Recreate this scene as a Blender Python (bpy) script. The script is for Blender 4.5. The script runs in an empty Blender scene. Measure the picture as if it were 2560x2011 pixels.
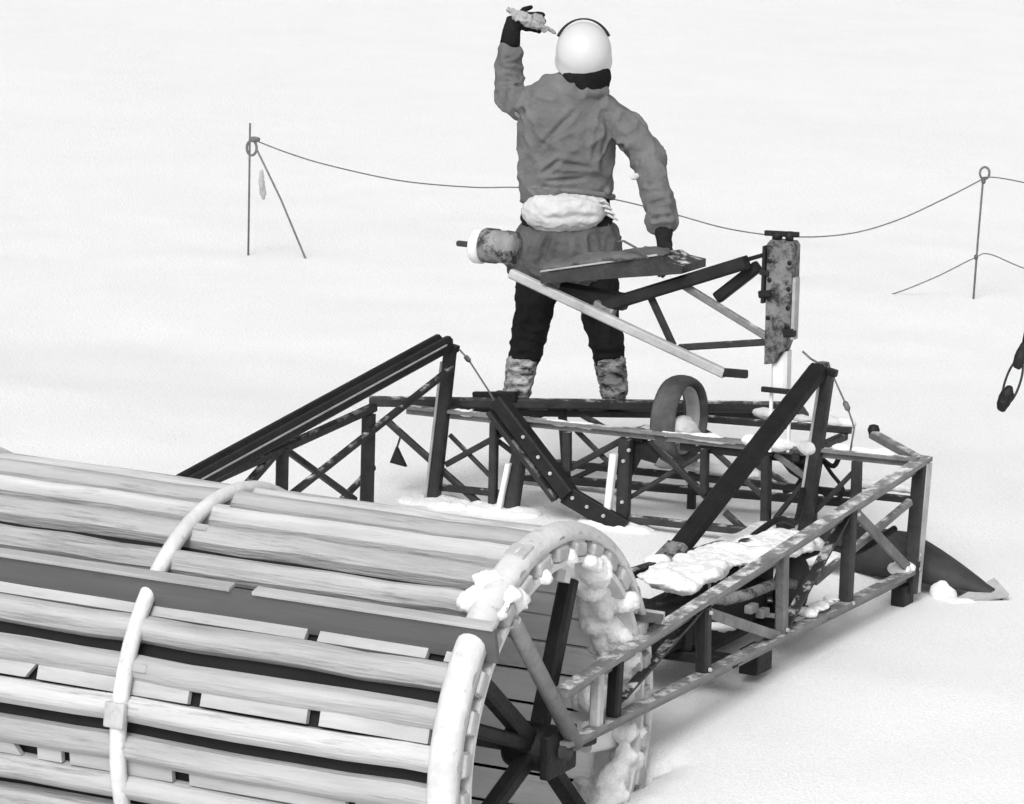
import bpy, bmesh, math, random
from mathutils import Vector, Matrix, noise, Euler

random.seed(7)
scene = bpy.context.scene
COL = scene.collection

# ------------------------------------------------------------------ camera
cam_d = bpy.data.cameras.new("camera")
cam_d.lens = 146.05
cam_d.sensor_width = 36.0
cam_d.clip_end = 2000.0
cam_d.clip_start = 0.5
cam = bpy.data.objects.new("camera", cam_d)
COL.objects.link(cam)
PITCH, ROLL = math.radians(11.0), math.radians(1.5)
cam.location = (0.0, -17.669, 4.7346)
cam.rotation_euler = (Matrix.Rotation(math.pi / 2 - PITCH, 3, 'X') @ Matrix.Rotation(ROLL, 3, 'Z')).to_euler()
scene.camera = cam

# ------------------------------------------------------------------ sky, sun, exposure
SUN_EL, SUN_AZ = math.radians(43), math.radians(-164)      # a veiled sun, high behind the camera and to its left
world = bpy.data.worlds.new("World")
scene.world = world
world.use_nodes = True
wn, wl = world.node_tree.nodes, world.node_tree.links
wn.clear()
sky = wn.new("ShaderNodeTexSky")
sky.sky_type = 'NISHITA'
sky.sun_disc = False
sky.sun_elevation = SUN_EL
sky.sun_rotation = SUN_AZ
sky.air_density = 1.0
sky.dust_density = 4.0
bw = wn.new("ShaderNodeRGBToBW")
bg = wn.new("ShaderNodeBackground")
bg.inputs["Strength"].default_value = 0.13
wo = wn.new("ShaderNodeOutputWorld")
wl.new(sky.outputs[0], bw.inputs[0])
wl.new(bw.outputs[0], bg.inputs[0])
wl.new(bg.outputs[0], wo.inputs[0])

sun_d = bpy.data.lights.new("sun", 'SUN')
sun_d.energy = 1.15
sun_d.angle = math.radians(28)
sun_d.color = (1, 1, 1)
sun = bpy.data.objects.new("sun", sun_d)
COL.objects.link(sun)
sv = Vector((math.sin(SUN_AZ) * math.cos(SUN_EL), math.cos(SUN_AZ) * math.cos(SUN_EL), math.sin(SUN_EL)))
sun.rotation_euler = sv.to_track_quat('Z', 'Y').to_euler()
sun.location = sv * 30

vs = scene.view_settings
vs.view_transform = 'Standard'
vs.look = 'None'
vs.exposure = 0.45
vs.gamma = 1.0
vs.use_curve_mapping = False

# ------------------------------------------------------------------ materials (a monochrome photograph: every colour is a grey)
def mat(name, base, rough=0.7, amt=0.25, scale=6.0, bump=0.1, bscale=40.0, stretch=(1, 1, 1), metal=0.0, streak=0.0, spec=0.3, stain=0.0, st0=0.58, st1=0.72, frost=0.0, grain=0.0):
    m = bpy.data.materials.new(name)
    m.use_nodes = True
    n, l = m.node_tree.nodes, m.node_tree.links
    p = n["Principled BSDF"]
    p.inputs["Roughness"].default_value = rough
    p.inputs["Metallic"].default_value = metal
    p.inputs["Specular IOR Level"].default_value = spec
    tc = n.new("ShaderNodeTexCoord")
    mp = n.new("ShaderNodeMapping")
    mp.inputs["Scale"].default_value = stretch
    oi = n.new("ShaderNodeObjectInfo")
    off = n.new("ShaderNodeVectorMath")
    off.operation = 'ADD'
    sc = n.new("ShaderNodeVectorMath")
    sc.operation = 'SCALE'
    sc.inputs[3].default_value = 37.0
    cmb = n.new("ShaderNodeCombineXYZ")
    for k in range(3):
        l.new(oi.outputs["Random"], cmb.inputs[k])
    l.new(cmb.outputs[0], sc.inputs[0])
    l.new(tc.outputs["Object"], mp.inputs[0])
    l.new(mp.outputs[0], off.inputs[0])
    l.new(sc.outputs[0], off.inputs[1])
    nz = n.new("ShaderNodeTexNoise")
    nz.inputs["Scale"].default_value = scale
    nz.inputs["Detail"].default_value = 6
    nz.inputs["Roughness"].default_value = 0.65
    l.new(off.outputs[0], nz.inputs["Vector"])
    rm = n.new("ShaderNodeMapRange")
    rm.inputs[1].default_value = 0.3
    rm.inputs[2].default_value = 0.7
    rm.inputs[3].default_value = base * (1 - amt)
    rm.inputs[4].default_value = base * (1 + amt)
    l.new(nz.outputs[0], rm.inputs[0])
    val = rm.outputs[0]
    # each object its own tone
    tn = n.new("ShaderNodeMapRange")
    tn.inputs[3].default_value = 1 - amt * 0.6
    tn.inputs[4].default_value = 1 + amt * 0.6
    l.new(oi.outputs["Random"], tn.inputs[0])
    mu = n.new("ShaderNodeMath")
    mu.operation = 'MULTIPLY'
    l.new(val, mu.inputs[0])
    l.new(tn.outputs[0], mu.inputs[1])
    val = mu.outputs[0]
    if stain > 0:
        sn = n.new("ShaderNodeTexNoise")
        sn.inputs["Scale"].default_value = scale * 2.3
        sn.inputs["Detail"].default_value = 9
        sn.inputs["Roughness"].default_value = 0.75
        l.new(off.outputs[0], sn.inputs["Vector"])
        sr = n.new("ShaderNodeMapRange")
        sr.inputs[1].default_value = st0
        sr.inputs[2].default_value = st1
        sr.inputs[3].default_value = 1.0
        sr.inputs[4].default_value = 1 - stain
        l.new(sn.outputs[0], sr.inputs[0])
        m2 = n.new("ShaderNodeMath")
        m2.operation = 'MULTIPLY'
        l.new(val, m2.inputs[0])
        l.new(sr.outputs[0], m2.inputs[1])
        val = m2.outputs[0]
    if grain > 0:
        gn = n.new("ShaderNodeTexNoise")
        gn.inputs["Scale"].default_value = 140.0
        gn.inputs["Detail"].default_value = 2
        l.new(tc.outputs["Object"], gn.inputs["Vector"])
        gr = n.new("ShaderNodeMapRange")
        gr.inputs[1].default_value = 0.32
        gr.inputs[2].default_value = 0.62
        gr.inputs[3].default_value = 1 - grain
        gr.inputs[4].default_value = 1.0
        l.new(gn.outputs[0], gr.inputs[0])
        m3 = n.new("ShaderNodeMath")
        m3.operation = 'MULTIPLY'
        l.new(val, m3.inputs[0])
        l.new(gr.outputs[0], m3.inputs[1])
        val = m3.outputs[0]
    if frost > 0:
        # rime lying on the upper faces, in patches
        ge = n.new("ShaderNodeNewGeometry")
        sx = n.new("ShaderNodeSeparateXYZ")
        l.new(ge.outputs["True Normal"], sx.inputs[0])
        fz = n.new("ShaderNodeMapRange")
        fz.inputs[1].default_value = 0.55
        fz.inputs[2].default_value = 0.9
        l.new(sx.outputs[2], fz.inputs[0])
        fn = n.new("ShaderNodeTexNoise")
        fn.inputs["Scale"].default_value = 11.0
        fn.inputs["Detail"].default_value = 7
        fn.inputs["Roughness"].default_value = 0.7
        l.new(ge.outputs["Position"], fn.inputs["Vector"])
        fr = n.new("ShaderNodeMapRange")
        fr.inputs[1].default_value = 0.62 - frost * 0.3
        fr.inputs[2].default_value = 0.70 - frost * 0.2
        l.new(fn.outputs[0], fr.inputs[0])
        fm = n.new("ShaderNodeMath")
        fm.operation = 'MULTIPLY'
        l.new(fz.outputs[0], fm.inputs[0])
        l.new(fr.outputs[0], fm.inputs[1])
        mx = n.new("ShaderNodeMix")
        l.new(fm.outputs[0], mx.inputs[0])
        l.new(val, mx.inputs[2])
        mx.inputs[3].default_value = 0.72
        val = mx.outputs[0]
    cl = n.new("ShaderNodeCombineColor")
    for k in range(3):
        l.new(val, cl.inputs[k])
    l.new(cl.outputs[0], p.inputs["Base Color"])
    if bump > 0:
        b2 = n.new("ShaderNodeTexNoise")
        b2.inputs["Scale"].default_value = bscale
        b2.inputs["Detail"].default_value = 5
        l.new(off.outputs[0], b2.inputs["Vector"])
        bp = n.new("ShaderNodeBump")
        bp.inputs["Strength"].default_value = bump
        bp.inputs["Distance"].default_value = 0.01
        l.new(b2.outputs[0], bp.inputs["Height"])
        l.new(bp.outputs[0], p.inputs["Normal"])
    return m

M = dict(
    snow=mat("snow", 0.86, 0.9, 0.02, 1.2, 0.6, 70, spec=0.1, grain=0.14),
    crust=mat("snow_crust", 0.84, 0.9, 0.05, 6, 0.6, 60, spec=0.1, grain=0.12, stain=0.15),
    slat=mat("weathered_slat", 0.41, 0.75, 0.30, 3.0, 0.55, 34, stretch=(0.25, 3.0, 3.0), stain=0.55, st0=0.54, st1=0.70),
    lining=mat("inner_plank", 0.86, 0.7, 0.15, 4, 0.3, 30, stretch=(0.3, 2, 2), stain=0.3),
    batten=mat("pale_batten", 0.40, 0.7, 0.2, 6, 0.3, 30, stretch=(0.3, 2, 2), stain=0.3),
    rubber=mat("rubber_and_gap_shade", 0.010, 0.8, 0.3, 8, 0.2, 30),  # boot soles, and the painted shade in the drum's gaps
    hoop=mat("white_hoop", 0.62, 0.6, 0.15, 8, 0.5, 35, stain=0.5),
    fin=mat("shaded_paddle", 0.11, 0.55, 0.2, 4, 0.2, 25, stretch=(0.2, 2, 2), stain=0.3),  # dark tone carries the shade on the paddle's face
    steel=mat("grey_steel", 0.17, 0.5, 0.3, 9, 0.5, 45, stain=0.5, frost=0.45),
    steel_dark=mat("dark_steel", 0.030, 0.55, 0.4, 9, 0.5, 45, stain=0.3, frost=0.35),
    black=mat("black_paint", 0.012, 0.6, 0.5, 9, 0.45, 45),
    pale=mat("pale_steel", 0.42, 0.5, 0.25, 10, 0.25, 45, stain=0.35),
    white=mat("white_paint", 0.78, 0.5, 0.1, 8, 0.15, 30, stain=0.15),
    mottled=mat("mottled_steel", 0.21, 0.55, 0.4, 6, 0.5, 40, stain=0.88, st0=0.47, st1=0.58),
    jacket=mat("grey_jacket", 0.145, 0.9, 0.2, 9, 0.5, 60, spec=0.1),
    collar=mat("black_hood", 0.012, 0.95, 0.3, 12, 0.6, 60, spec=0.05),
    trousers=mat("black_trousers", 0.016, 0.9, 0.4, 9, 0.5, 60, spec=0.1),
    boot=mat("pale_gaiter", 0.34, 0.8, 0.4, 7, 0.6, 40, stretch=(1, 1, 2.0), stain=0.93, st0=0.46, st1=0.60),
    cloth=mat("pale_cloth", 0.50, 0.9, 0.15, 8, 0.4, 50, spec=0.1, stain=0.25),
    helmet=mat("white_helmet", 0.56, 0.35, 0.03, 5, 0.05, 20),
    skin=mat("skin", 0.30, 0.6, 0.1, 10, 0.1, 60),
    hair=mat("hair", 0.02, 0.8, 0.3, 30, 0.3, 60),
    canvas=mat("grey_canvas", 0.11, 0.9, 0.3, 8, 0.6, 55, spec=0.1, stain=0.3),
    rag=mat("pale_rag", 0.30, 0.9, 0.3, 12, 0.5, 60, spec=0.1, stain=0.4),
    rope=mat("rope", 0.13, 0.9, 0.3, 30, 0.3, 90),
    tyre=mat("grey_tyre", 0.075, 0.8, 0.4, 12, 0.4, 40, stain=0.4),
    hull=mat("dark_hull", 0.045, 0.7, 0.3, 8, 0.4, 50, stain=0.3),
)

# ------------------------------------------------------------------ helpers
def link(o, parent=None):
    COL.objects.link(o)
    if parent is not None:
        o.parent = parent
    return o

def tag(o, label=None, cat=None, group=None, kind=None):
    if label: o["label"] = label
    if cat: o["category"] = cat
    if group: o["group"] = group
    if kind: o["kind"] = kind
    return o

def empty(name, loc, rz=0.0, rot=None):
    o = bpy.data.objects.new(name, None)
    o.empty_display_size = 0.1
    o.location = loc
    o.rotation_euler = rot if rot else (0, 0, rz)
    return link(o)

def mesh_obj(name, verts, faces, m, parent=None, smooth=False):
    me = bpy.data.meshes.new(name)
    me.from_pydata([tuple(v) for v in verts], [], faces)
    if smooth:
        me.polygons.foreach_set("use_smooth", [True] * len(me.polygons))
    me.materials.append(m)
    me.update()
    return link(bpy.data.objects.new(name, me), parent)

def frame_of(T, ref=Vector((0, 0, 1))):
    T = T.normalized()
    if abs(T.dot(ref)) > 0.97:
        ref = Vector((0, 1, 0))
    u = T.cross(ref).normalized()
    return u, u.cross(T).normalized() * 1.0

def loft_rings(rings, caps=True):
    n = len(rings[0])
    v = [p for r in rings for p in r]
    f = []
    for i in range(len(rings) - 1):
        for k in range(n):
            f.append((i * n + k, i * n + (k + 1) % n, (i + 1) * n + (k + 1) % n, (i + 1) * n + k))
    if caps:
        f.append(tuple(reversed(range(n))))
        f.append(tuple((len(rings) - 1) * n + k for k in range(n)))
    return v, f

def bar(name, p, q, w, h, m, parent, ch=0.16, ref=Vector((0, 0, 1))):
    """square bar with chamfered edges; w across, h along ref"""
    p, q = Vector(p), Vector(q)
    u, n = frame_of(q - p, ref)
    c = min(w, h) * ch
    a, b = w / 2, h / 2
    prof = [(a - c, b), (-a + c, b), (-a, b - c), (-a, -b + c), (-a + c, -b), (a - c, -b), (a, -b + c), (a, b - c)]
    rings = [[x + u * i + n * j for i, j in prof] for x in (p, q)]
    v, f = loft_rings(rings)
    return mesh_obj(name, v, f, m, parent)

def angle_bar(name, p, q, w, th, m, parent, ref=Vector((0, 0, 1)), flip=1):
    """angle iron: one flange on top, one on the side"""
    p, q = Vector(p), Vector(q)
    u, n = frame_of(q - p, ref)
    u = u * flip
    a = w / 2
    prof = [(-a, a), (a, a), (a, -a), (a - th, -a), (a - th, a - th), (-a, a - th)]
    if flip < 0:
        prof = prof[::-1]
    rings = [[x + u * i + n * j for i, j in prof] for x in (p, q)]
    v, f = loft_rings(rings)
    return mesh_obj(name, v, f, m, parent)

def tube_data(pts, r, seg=10, closed=False):
    pts = [Vector(x) for x in pts]
    N = len(pts)
    rings = []
    prev = None
    for i, x in enumerate(pts):
        if closed:
            T = pts[(i + 1) % N] - pts[i - 1]
        else:
            T = pts[min(i + 1, N - 1)] - pts[max(i - 1, 0)]
        T = T.normalized()
        if prev is None:
            u, n = frame_of(T)
        else:
            u = (prev - T * prev.dot(T)).normalized()
            n = u.cross(T)
        prev = u
        rr = r[i] if isinstance(r, (list, tuple)) else r
        rings.append([x + (u * math.cos(k) + n * math.sin(k)) * rr for k in [2 * math.pi * j / seg for j in range(seg)]])
    if closed:
        v, f = loft_rings(rings, False)
        b = (N - 1) * seg
        for k in range(seg):
            f.append((b + k, b + (k + 1) % seg, (k + 1) % seg, k))
        return v, f
    return loft_rings(rings)

def tube(name, pts, r, m, parent=None, seg=10, closed=False):
    v, f = tube_data(pts, r, seg, closed)
    return mesh_obj(name, v, f, m, parent, True)

def box_data(lo, hi, bev=0.004):
    bm = bmesh.new()
    bmesh.ops.create_cube(bm, size=1)
    for v in bm.verts:
        v.co = Vector((lo[k] + (v.co[k] + 0.5) * (hi[k] - lo[k]) for k in range(3)))
    if bev > 0:
        bmesh.ops.bevel(bm, geom=bm.edges[:], offset=bev, segments=2, profile=0.6, affect='EDGES')
    bmesh.ops.recalc_face_normals(bm, faces=bm.faces[:])
    return bm

def bm_obj(name, bm, m, parent=None, smooth=False):
    me = bpy.data.meshes.new(name)
    bm.to_mesh(me)
    bm.free()
    if smooth:
        me.polygons.foreach_set("use_smooth", [True] * len(me.polygons))
    me.materials.append(m)
    return link(bpy.data.objects.new(name, me), parent)

def box(name, lo, hi, m, parent=None, bev=0.004):
    return bm_obj(name, box_data(lo, hi, bev), m, parent)

def revolve_data(profile, seg=32, axis='Z'):
    """profile of (radius, height), open ends closed by caps at radius 0"""
    v, f = [], []
    n = len(profile)
    for j in range(seg):
        a = 2 * math.pi * j / seg
        for r, h in profile:
            x, y = r * math.cos(a), r * math.sin(a)
            v.append((x, y, h) if axis == 'Z' else (h, x, y))
    for j in range(seg):
        k = (j + 1) % seg
        for i in range(n - 1):
            f.append((j * n + i, k * n + i, k * n + i + 1, j * n + i + 1))
    return v, f

def revolve(name, profile, m, parent=None, seg=32, axis='Z', loc=None, smooth=True):
    v, f = revolve_data(profile, seg, axis)
    o = mesh_obj(name, v, f, m, parent, smooth)
    bm = bmesh.new(); bm.from_mesh(o.data)
    bmesh.ops.remove_doubles(bm, verts=bm.verts[:], dist=1e-5)
    bmesh.ops.recalc_face_normals(bm, faces=bm.faces[:])
    bm.to_mesh(o.data); bm.free()
    if loc: o.location = loc
    return o

def ellipsoid_data(c, r, seg=20, rings=12, rot=None):
    bm = bmesh.new()
    bmesh.ops.create_uvsphere(bm, u_segments=seg, v_segments=rings, radius=1)
    v = []
    for x in bm.verts:
        p = Vector((x.co.x * r[0], x.co.y * r[1], x.co.z * r[2]))
        if rot is not None:
            p = rot @ p
        v.append(p + Vector(c))
    f = [tuple(w.index for w in fc.verts) for fc in bm.faces]
    bm.free()
    return v, f

def body_loft(secs, seg=20, depth=Vector((0, 1, 0))):
    """secs: list of (centre, rx, ry): elliptic rings along a path, closed with domed ends"""
    C = [Vector(s[0]) for s in secs]
    N = len(C)
    rings = []
    for i, (c, rx, ry) in enumerate(secs):
        T = (C[min(i + 1, N - 1)] - C[max(i - 1, 0)]).normalized()
        d = depth
        if abs(T.dot(d)) > 0.95:
            d = Vector((0, 0, 1))
        vdir = (d - T * d.dot(T)).normalized()
        u = T.cross(vdir).normalized()
        rings.append([Vector(c) + u * rx * math.cos(k) + vdir * ry * math.sin(k) for k in [2 * math.pi * j / seg for j in range(seg)]])
    T0 = (C[0] - C[1]).normalized(); T1 = (C[-1] - C[-2]).normalized()
    def dome(ring, c, T, r):
        return [c + (p - c) * 0.6 + T * r * 0.45 for p in ring]
    rings.insert(0, dome(rings[0], C[0], T0, min(secs[0][1], secs[0][2])))
    rings.append(dome(rings[-1], C[-1], T1, min(secs[-1][1], secs[-1][2])))
    return loft_rings(rings)

def fused(name, pieces, m, parent, voxel=0.01, smooth_it=6, amp=0.0, k=18.0, creases=(), amp2=0.0, k2=45.0):
    """several closed shapes grown together into one continuous surface, then folded"""
    V_, F_ = [], []
    for v, f in pieces:
        b = len(V_)
        V_ += [tuple(x) for x in v]
        F_ += [tuple(i + b for i in fc) for fc in f]
    me = bpy.data.meshes.new(name + "_raw")
    me.from_pydata(V_, [], F_)
    bm = bmesh.new(); bm.from_mesh(me)
    bmesh.ops.recalc_face_normals(bm, faces=bm.faces[:]); bm.to_mesh(me); bm.free()
    tmp = bpy.data.objects.new(name + "_raw", me)
    COL.objects.link(tmp)
    r = tmp.modifiers.new("r", 'REMESH'); r.mode = 'VOXEL'; r.voxel_size = voxel
    s = tmp.modifiers.new("s", 'SMOOTH'); s.factor = 0.5; s.iterations = smooth_it
    dg = bpy.context.evaluated_depsgraph_get()
    out = bpy.data.meshes.new_from_object(tmp.evaluated_get(dg))
    out.name = name
    bpy.data.objects.remove(tmp); bpy.data.meshes.remove(me)
    nrm = [v.normal.copy() for v in out.vertices]
    for v, n_ in zip(out.vertices, nrm):
        p = v.co.copy()
        d = 0.0
        if amp:
            d += amp * (noise.fractal(p * k, 0.9, 2.0, 3))
        if amp2:
            d += amp2 * (2.0 * max(0.0, 1 - 2.4 * abs(noise.noise(Vector((p.x * 0.8 + p.z * 0.5, p.y, p.z * 0.9 - p.x * 0.3)) * k2))) ** 2 - 0.5)
        for a, b, w, A in creases:
            ab = b - a
            t = max(0, min(1, (p - a).dot(ab) / max(ab.length_squared, 1e-9)))
            dist = (p - (a + ab * t)).length
            fade = 1 - (2 * t - 1) ** 4 * 0.8
            d += A * fade * (-math.exp(-(dist / w) ** 2) + 0.7 * math.exp(-((dist - 1.9 * w) / w) ** 2))
        v.co = p + n_ * d
    out.polygons.foreach_set("use_smooth", [True] * len(out.polygons))
    out.materials.clear()
    out.materials.append(m)
    out.update()
    return link(bpy.data.objects.new(name, out), parent)

# ------------------------------------------------------------------ the machine's own axes
# local x runs along the drum's axle, local y runs away from the drum along the frame's arms, z is up
YAW = math.radians(-27.0)
HUB = Vector((0.1677, -3.6842, 0.0))
AX = Vector((math.cos(YAW), math.sin(YAW), 0))
FO = Vector((-math.sin(YAW), math.cos(YAW), 0))
HUB_Z = 0.788
def W(s, t, z):
    return HUB + AX * s + FO * t + Vector((0, 0, z))

def sstep(a, b, x):
    x = max(0.0, min(1.0, (x - a) / (b - a)))
    return x * x * (3 - 2 * x)

def ground_z(x, y):
    d = Vector((x, y, 0)) - HUB
    s, t = d.dot(AX), d.dot(FO)
    z = 0.65 * max(0.0, min(1.0, (t + 7.0) / 9.0)) + 0.15 * sstep(1.0, 2.3, t) * (1 - sstep(-0.75, 0.05, s))
    z -= 0.10 * sstep(4.2, 6.5, t) * (1 - sstep(-0.75, 0.05, s) * 0.9)
    far = sstep(20, 60, abs(x) + abs(y))
    z += 0.012 * noise.noise(Vector((x * 1.7, y * 1.7, 0))) + 0.03 * noise.noise(Vector((x * 0.35, y * 0.35, 3))) * (1 + 6 * far)
    if abs(t) < 0.82 and -3.3 < s < 0.09:               # the drum lies in its own groove
        z = min(z, 0.788 - math.sqrt(0.84 ** 2 - t * t))
    return z

# ------------------------------------------------------------------ ground: one sheet of snow to the horizon
def axis_steps(lo, hi, c0, c1, fine):
    out, x = [], c0
    while x < c1:
        out.append(x); x += fine
    st, x = fine, c1
    while x < hi:
        out.append(x); x += st; st *= 1.22
    out.append(hi)
    st, x = fine * 1.22, c0 - fine
    lo_l = []
    while x > lo:
        lo_l.append(x); x -= st; st *= 1.22
    lo_l.append(lo)
    return lo_l[::-1] + out
xs = axis_steps(-900, 900, -4.5, 5.0, 0.08)
ys = axis_steps(-60, 1500, -6.5, 9.0, 0.08)
nv = len(xs)
gv = [(x, y, ground_z(x, y)) for y in ys for x in xs]
gf = [(j * nv + i, j * nv + i + 1, (j + 1) * nv + i + 1, (j + 1) * nv + i) for j in range(len(ys) - 1) for i in range(nv - 1)]
g = mesh_obj("snow_ground", gv, gf, M["snow"], None, True)
tag(g, "wide white field of snow under everything", "snow", kind="structure")

# ------------------------------------------------------------------ slatted drum
drum = empty("slatted_drum", (HUB.x, HUB.y, HUB_Z), YAW)
tag(drum, "large cylinder of pale lengthwise slats bound by white hoops, lower left", "drum")
S0, S1 = 0.03, -3.05          # right and left end along the axle
R_SLAT, N_SLAT = 0.735, 32
def slat_mesh(var):
    w, th, sag = 0.090, 0.050, 0.034
    rnd = random.Random(var)
    prof = []
    for k in range(9):
        x = -w / 2 + w * k / 8
        prof.append((x, sag * (1 - (2 * x / w) ** 2) + rnd.uniform(-0.0015, 0.0015)))
    prof += [(w / 2, -th), (w / 2 - 0.012, -th), (w / 2 - 0.012, -0.010), (-w / 2 + 0.012, -0.010), (-w / 2 + 0.012, -th), (-w / 2, -th)]
    rings = []
    N = 14
    for i in range(N + 1):
        x = S1 + (S0 - S1) * i / N
        dy, dz = rnd.uniform(-0.005, 0.005), rnd.uniform(-0.005, 0.005)
        rings.append([Vector((x, -(a + dy), b + dz)) for a, b in prof])
    v, f = loft_rings(rings)
    me = bpy.data.meshes.new("slat")
    me.from_pydata([tuple(p) for p in v], [], f)
    bm = bmesh.new(); bm.from_mesh(me); bmesh.ops.recalc_face_normals(bm, faces=bm.faces[:]); bm.to_mesh(me); bm.free()
    me.materials.append(M["slat"])
    return me
slat_meshes = [slat_mesh(k) for k in range(10)]
def on_drum(name, me, phi, r=0.0, x=0.0):
    """phi: angle up from the side that faces the camera"""
    o = bpy.data.objects.new(name, me)
    link(o, drum)
    ang = math.radians(phi) - math.pi / 2          # 90 deg is the top
    o.rotation_euler = (math.radians(90 - phi), 0, 0)
    o.location = (x, -math.cos(math.radians(phi)) * r, math.sin(math.radians(phi)) * r)
    return o
PITCH_A = 11.25
GAP0 = 3.8                                           # wide open gaps every 22.5 deg, narrow battened gaps between them
def slat_phi(k):
    return GAP0 + (k // 2) * 22.5 + (5.5 if k % 2 == 0 else 17.0)
for k in range(N_SLAT):
    on_drum("slat", slat_meshes[(k * 7 + k // 10) % 10], slat_phi(k), R_SLAT + random.uniform(-0.004, 0.004))
# black strip at the bottom of every gap paints the darkness inside
strip = bpy.data.meshes.new("gap_shade")
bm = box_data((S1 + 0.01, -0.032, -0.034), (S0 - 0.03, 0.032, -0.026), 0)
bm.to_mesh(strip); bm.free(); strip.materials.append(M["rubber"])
for k in range(N_SLAT):
    on_drum("gap_shade", strip, GAP0 + k * PITCH_A, R_SLAT - 0.014)
# pale battens set into every other gap, in lengths with open squares between them
def block_mesh(L, skew):
    w = 0.0265
    v = []
    for z in (-0.036, -0.014):
        v += [(0, -w, z), (L, -w, z), (L + skew, w, z), (skew, w, z)]
    f = [(3, 2, 1, 0), (4, 5, 6, 7), (0, 1, 5, 4), (1, 2, 6, 5), (2, 3, 7, 6), (3, 0, 4, 7)]
    me = bpy.data.meshes.new("batten")
    me.from_pydata(v, [], f)
    me.materials.append(M["batten"])
    return me
blocks = [(L, block_mesh(L, sk)) for L, sk in ((0.10, 0.0), (0.26, 0.04), (0.42, 0.0), (0.18, -0.04), (0.62, 0.0))]
for k in range(N_SLAT):
    phi = GAP0 + k * PITCH_A + 0.5
    if k % 2 == 1 and (phi < 40 or phi > 320):
        x = S1 + 0.04
        while x < S0 - 0.1:
            L, me = random.choice(blocks) if phi < 40 or phi > 320 else blocks[4]
            if x + L > S0 - 0.05:
                fit = [q for q in blocks if x + q[0] < S0 - 0.05]
                if not fit:
                    break
                L, me = max(fit, key=lambda q: q[0])
            on_drum("batten", me, phi, R_SLAT + 0.008, x)
            x += L + (random.choice((0.035, 0.05, 0.07)) if phi < 40 or phi > 320 else 0.004)
# hoops
def hoop_mesh(width, rad_in, rad_out, seg=96, round_=True):
    prof = []
    K = 9
    for i in range(K):
        a = math.pi * i / (K - 1)
        prof.append((-width / 2 * math.cos(a), rad_in + (rad_out - rad_in) * math.sin(a) ** 0.75))
    prof += [(width / 2 * 0.7, rad_in - 0.004), (-width / 2 * 0.7, rad_in - 0.004)]
    rings = []
    for j in range(seg):
        a = 2 * math.pi * j / seg
        rings.append([Vector((x, r * math.cos(a), r * math.sin(a))) for x, r in prof])
    v, f = loft_rings(rings, False)
    n = len(prof); b = (seg - 1) * n
    for k in range(n):
        f.append((b + k, b + (k + 1) % n, (k + 1) % n, k))
    me = bpy.data.meshes.new("hoop")
    me.from_pydata([tuple(p) for p in v], [], f)
    bm = bmesh.new(); bm.from_mesh(me); bmesh.ops.recalc_face_normals(bm, faces=bm.faces[:]); bm.to_mesh(me); bm.free()
    me.polygons.foreach_set("use_smooth", [True] * len(me.polygons))
    me.materials.append(M["hoop"])
    return me
hm = hoop_mesh(0.060, 0.750, 0.788)
for x in (-1.30, -2.50):
    link(bpy.data.objects.new("hoop", hm), drum).location = (x, 0, 0)
he = link(bpy.data.objects.new("hoop", hoop_mesh(0.115, 0.742, 0.798)), drum)
he.location = (-0.025, 0, 0)
he["label"] = "broad white end hoop"
for x in (-1.30, -0.025):
    jm = bpy.data.meshes.new("hoop_joint")
    bm = box_data((-0.040, -0.045, 0.028), (0.040, 0.045, 0.058), 0.008); bm.to_mesh(jm); bm.free(); jm.materials.append(M["pale"])
    on_drum("hoop_joint", jm, 8.0 if x < -1 else 72.0, R_SLAT + 0.004, x)
# clips that hold the slats to the hoops
clip = bpy.data.meshes.new("clip")
bm = box_data((-0.028, -0.016, 0.002), (0.028, 0.016, 0.026), 0.006); bm.to_mesh(clip); bm.free(); clip.materials.append(M["batten"])
for x in (-1.30 + 0.058, -2.50 + 0.058):
    for k in range(N_SLAT):
        phi = slat_phi(k)
        if phi < 125 or phi > 320:
            on_drum("clip", clip, phi, R_SLAT + 0.006, x)
# inner band at the open end and a cap on each slat end
band = []
for r_ in (0.690, 0.680):
    band.append(r_)
v, f = revolve_data([(0.680, -0.17), (0.680, 0.035), (0.660, 0.035), (0.660, -0.17), (0.680, -0.17)], 96, 'X')
ib = mesh_obj("inner_band", v, f, M["hoop"], drum, False)
cap = bpy.data.meshes.new("slat_cap")
bm = box_data((S0 - 0.01, -0.040, -0.052), (S0 + 0.014, 0.040, -0.004), 0.010); bm.to_mesh(cap); bm.free(); cap.materials.append(M["batten"])
for k in range(N_SLAT):
    on_drum("slat_cap", cap, slat_phi(k), R_SLAT)
# pale planks lining the inside
lining = bpy.data.meshes.new("inner_plank")
bm = box_data((S1 + 0.02, -0.058, -0.010), (S0 - 0.16, 0.058, 0.006), 0.003); bm.to_mesh(lining); bm.free(); lining.materials.append(M["lining"])
for k in range(N_SLAT):
    on_drum("inner_plank", lining, GAP0 + 5.6 + k * PITCH_A, 0.652 + random.uniform(-0.004, 0.004))
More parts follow.
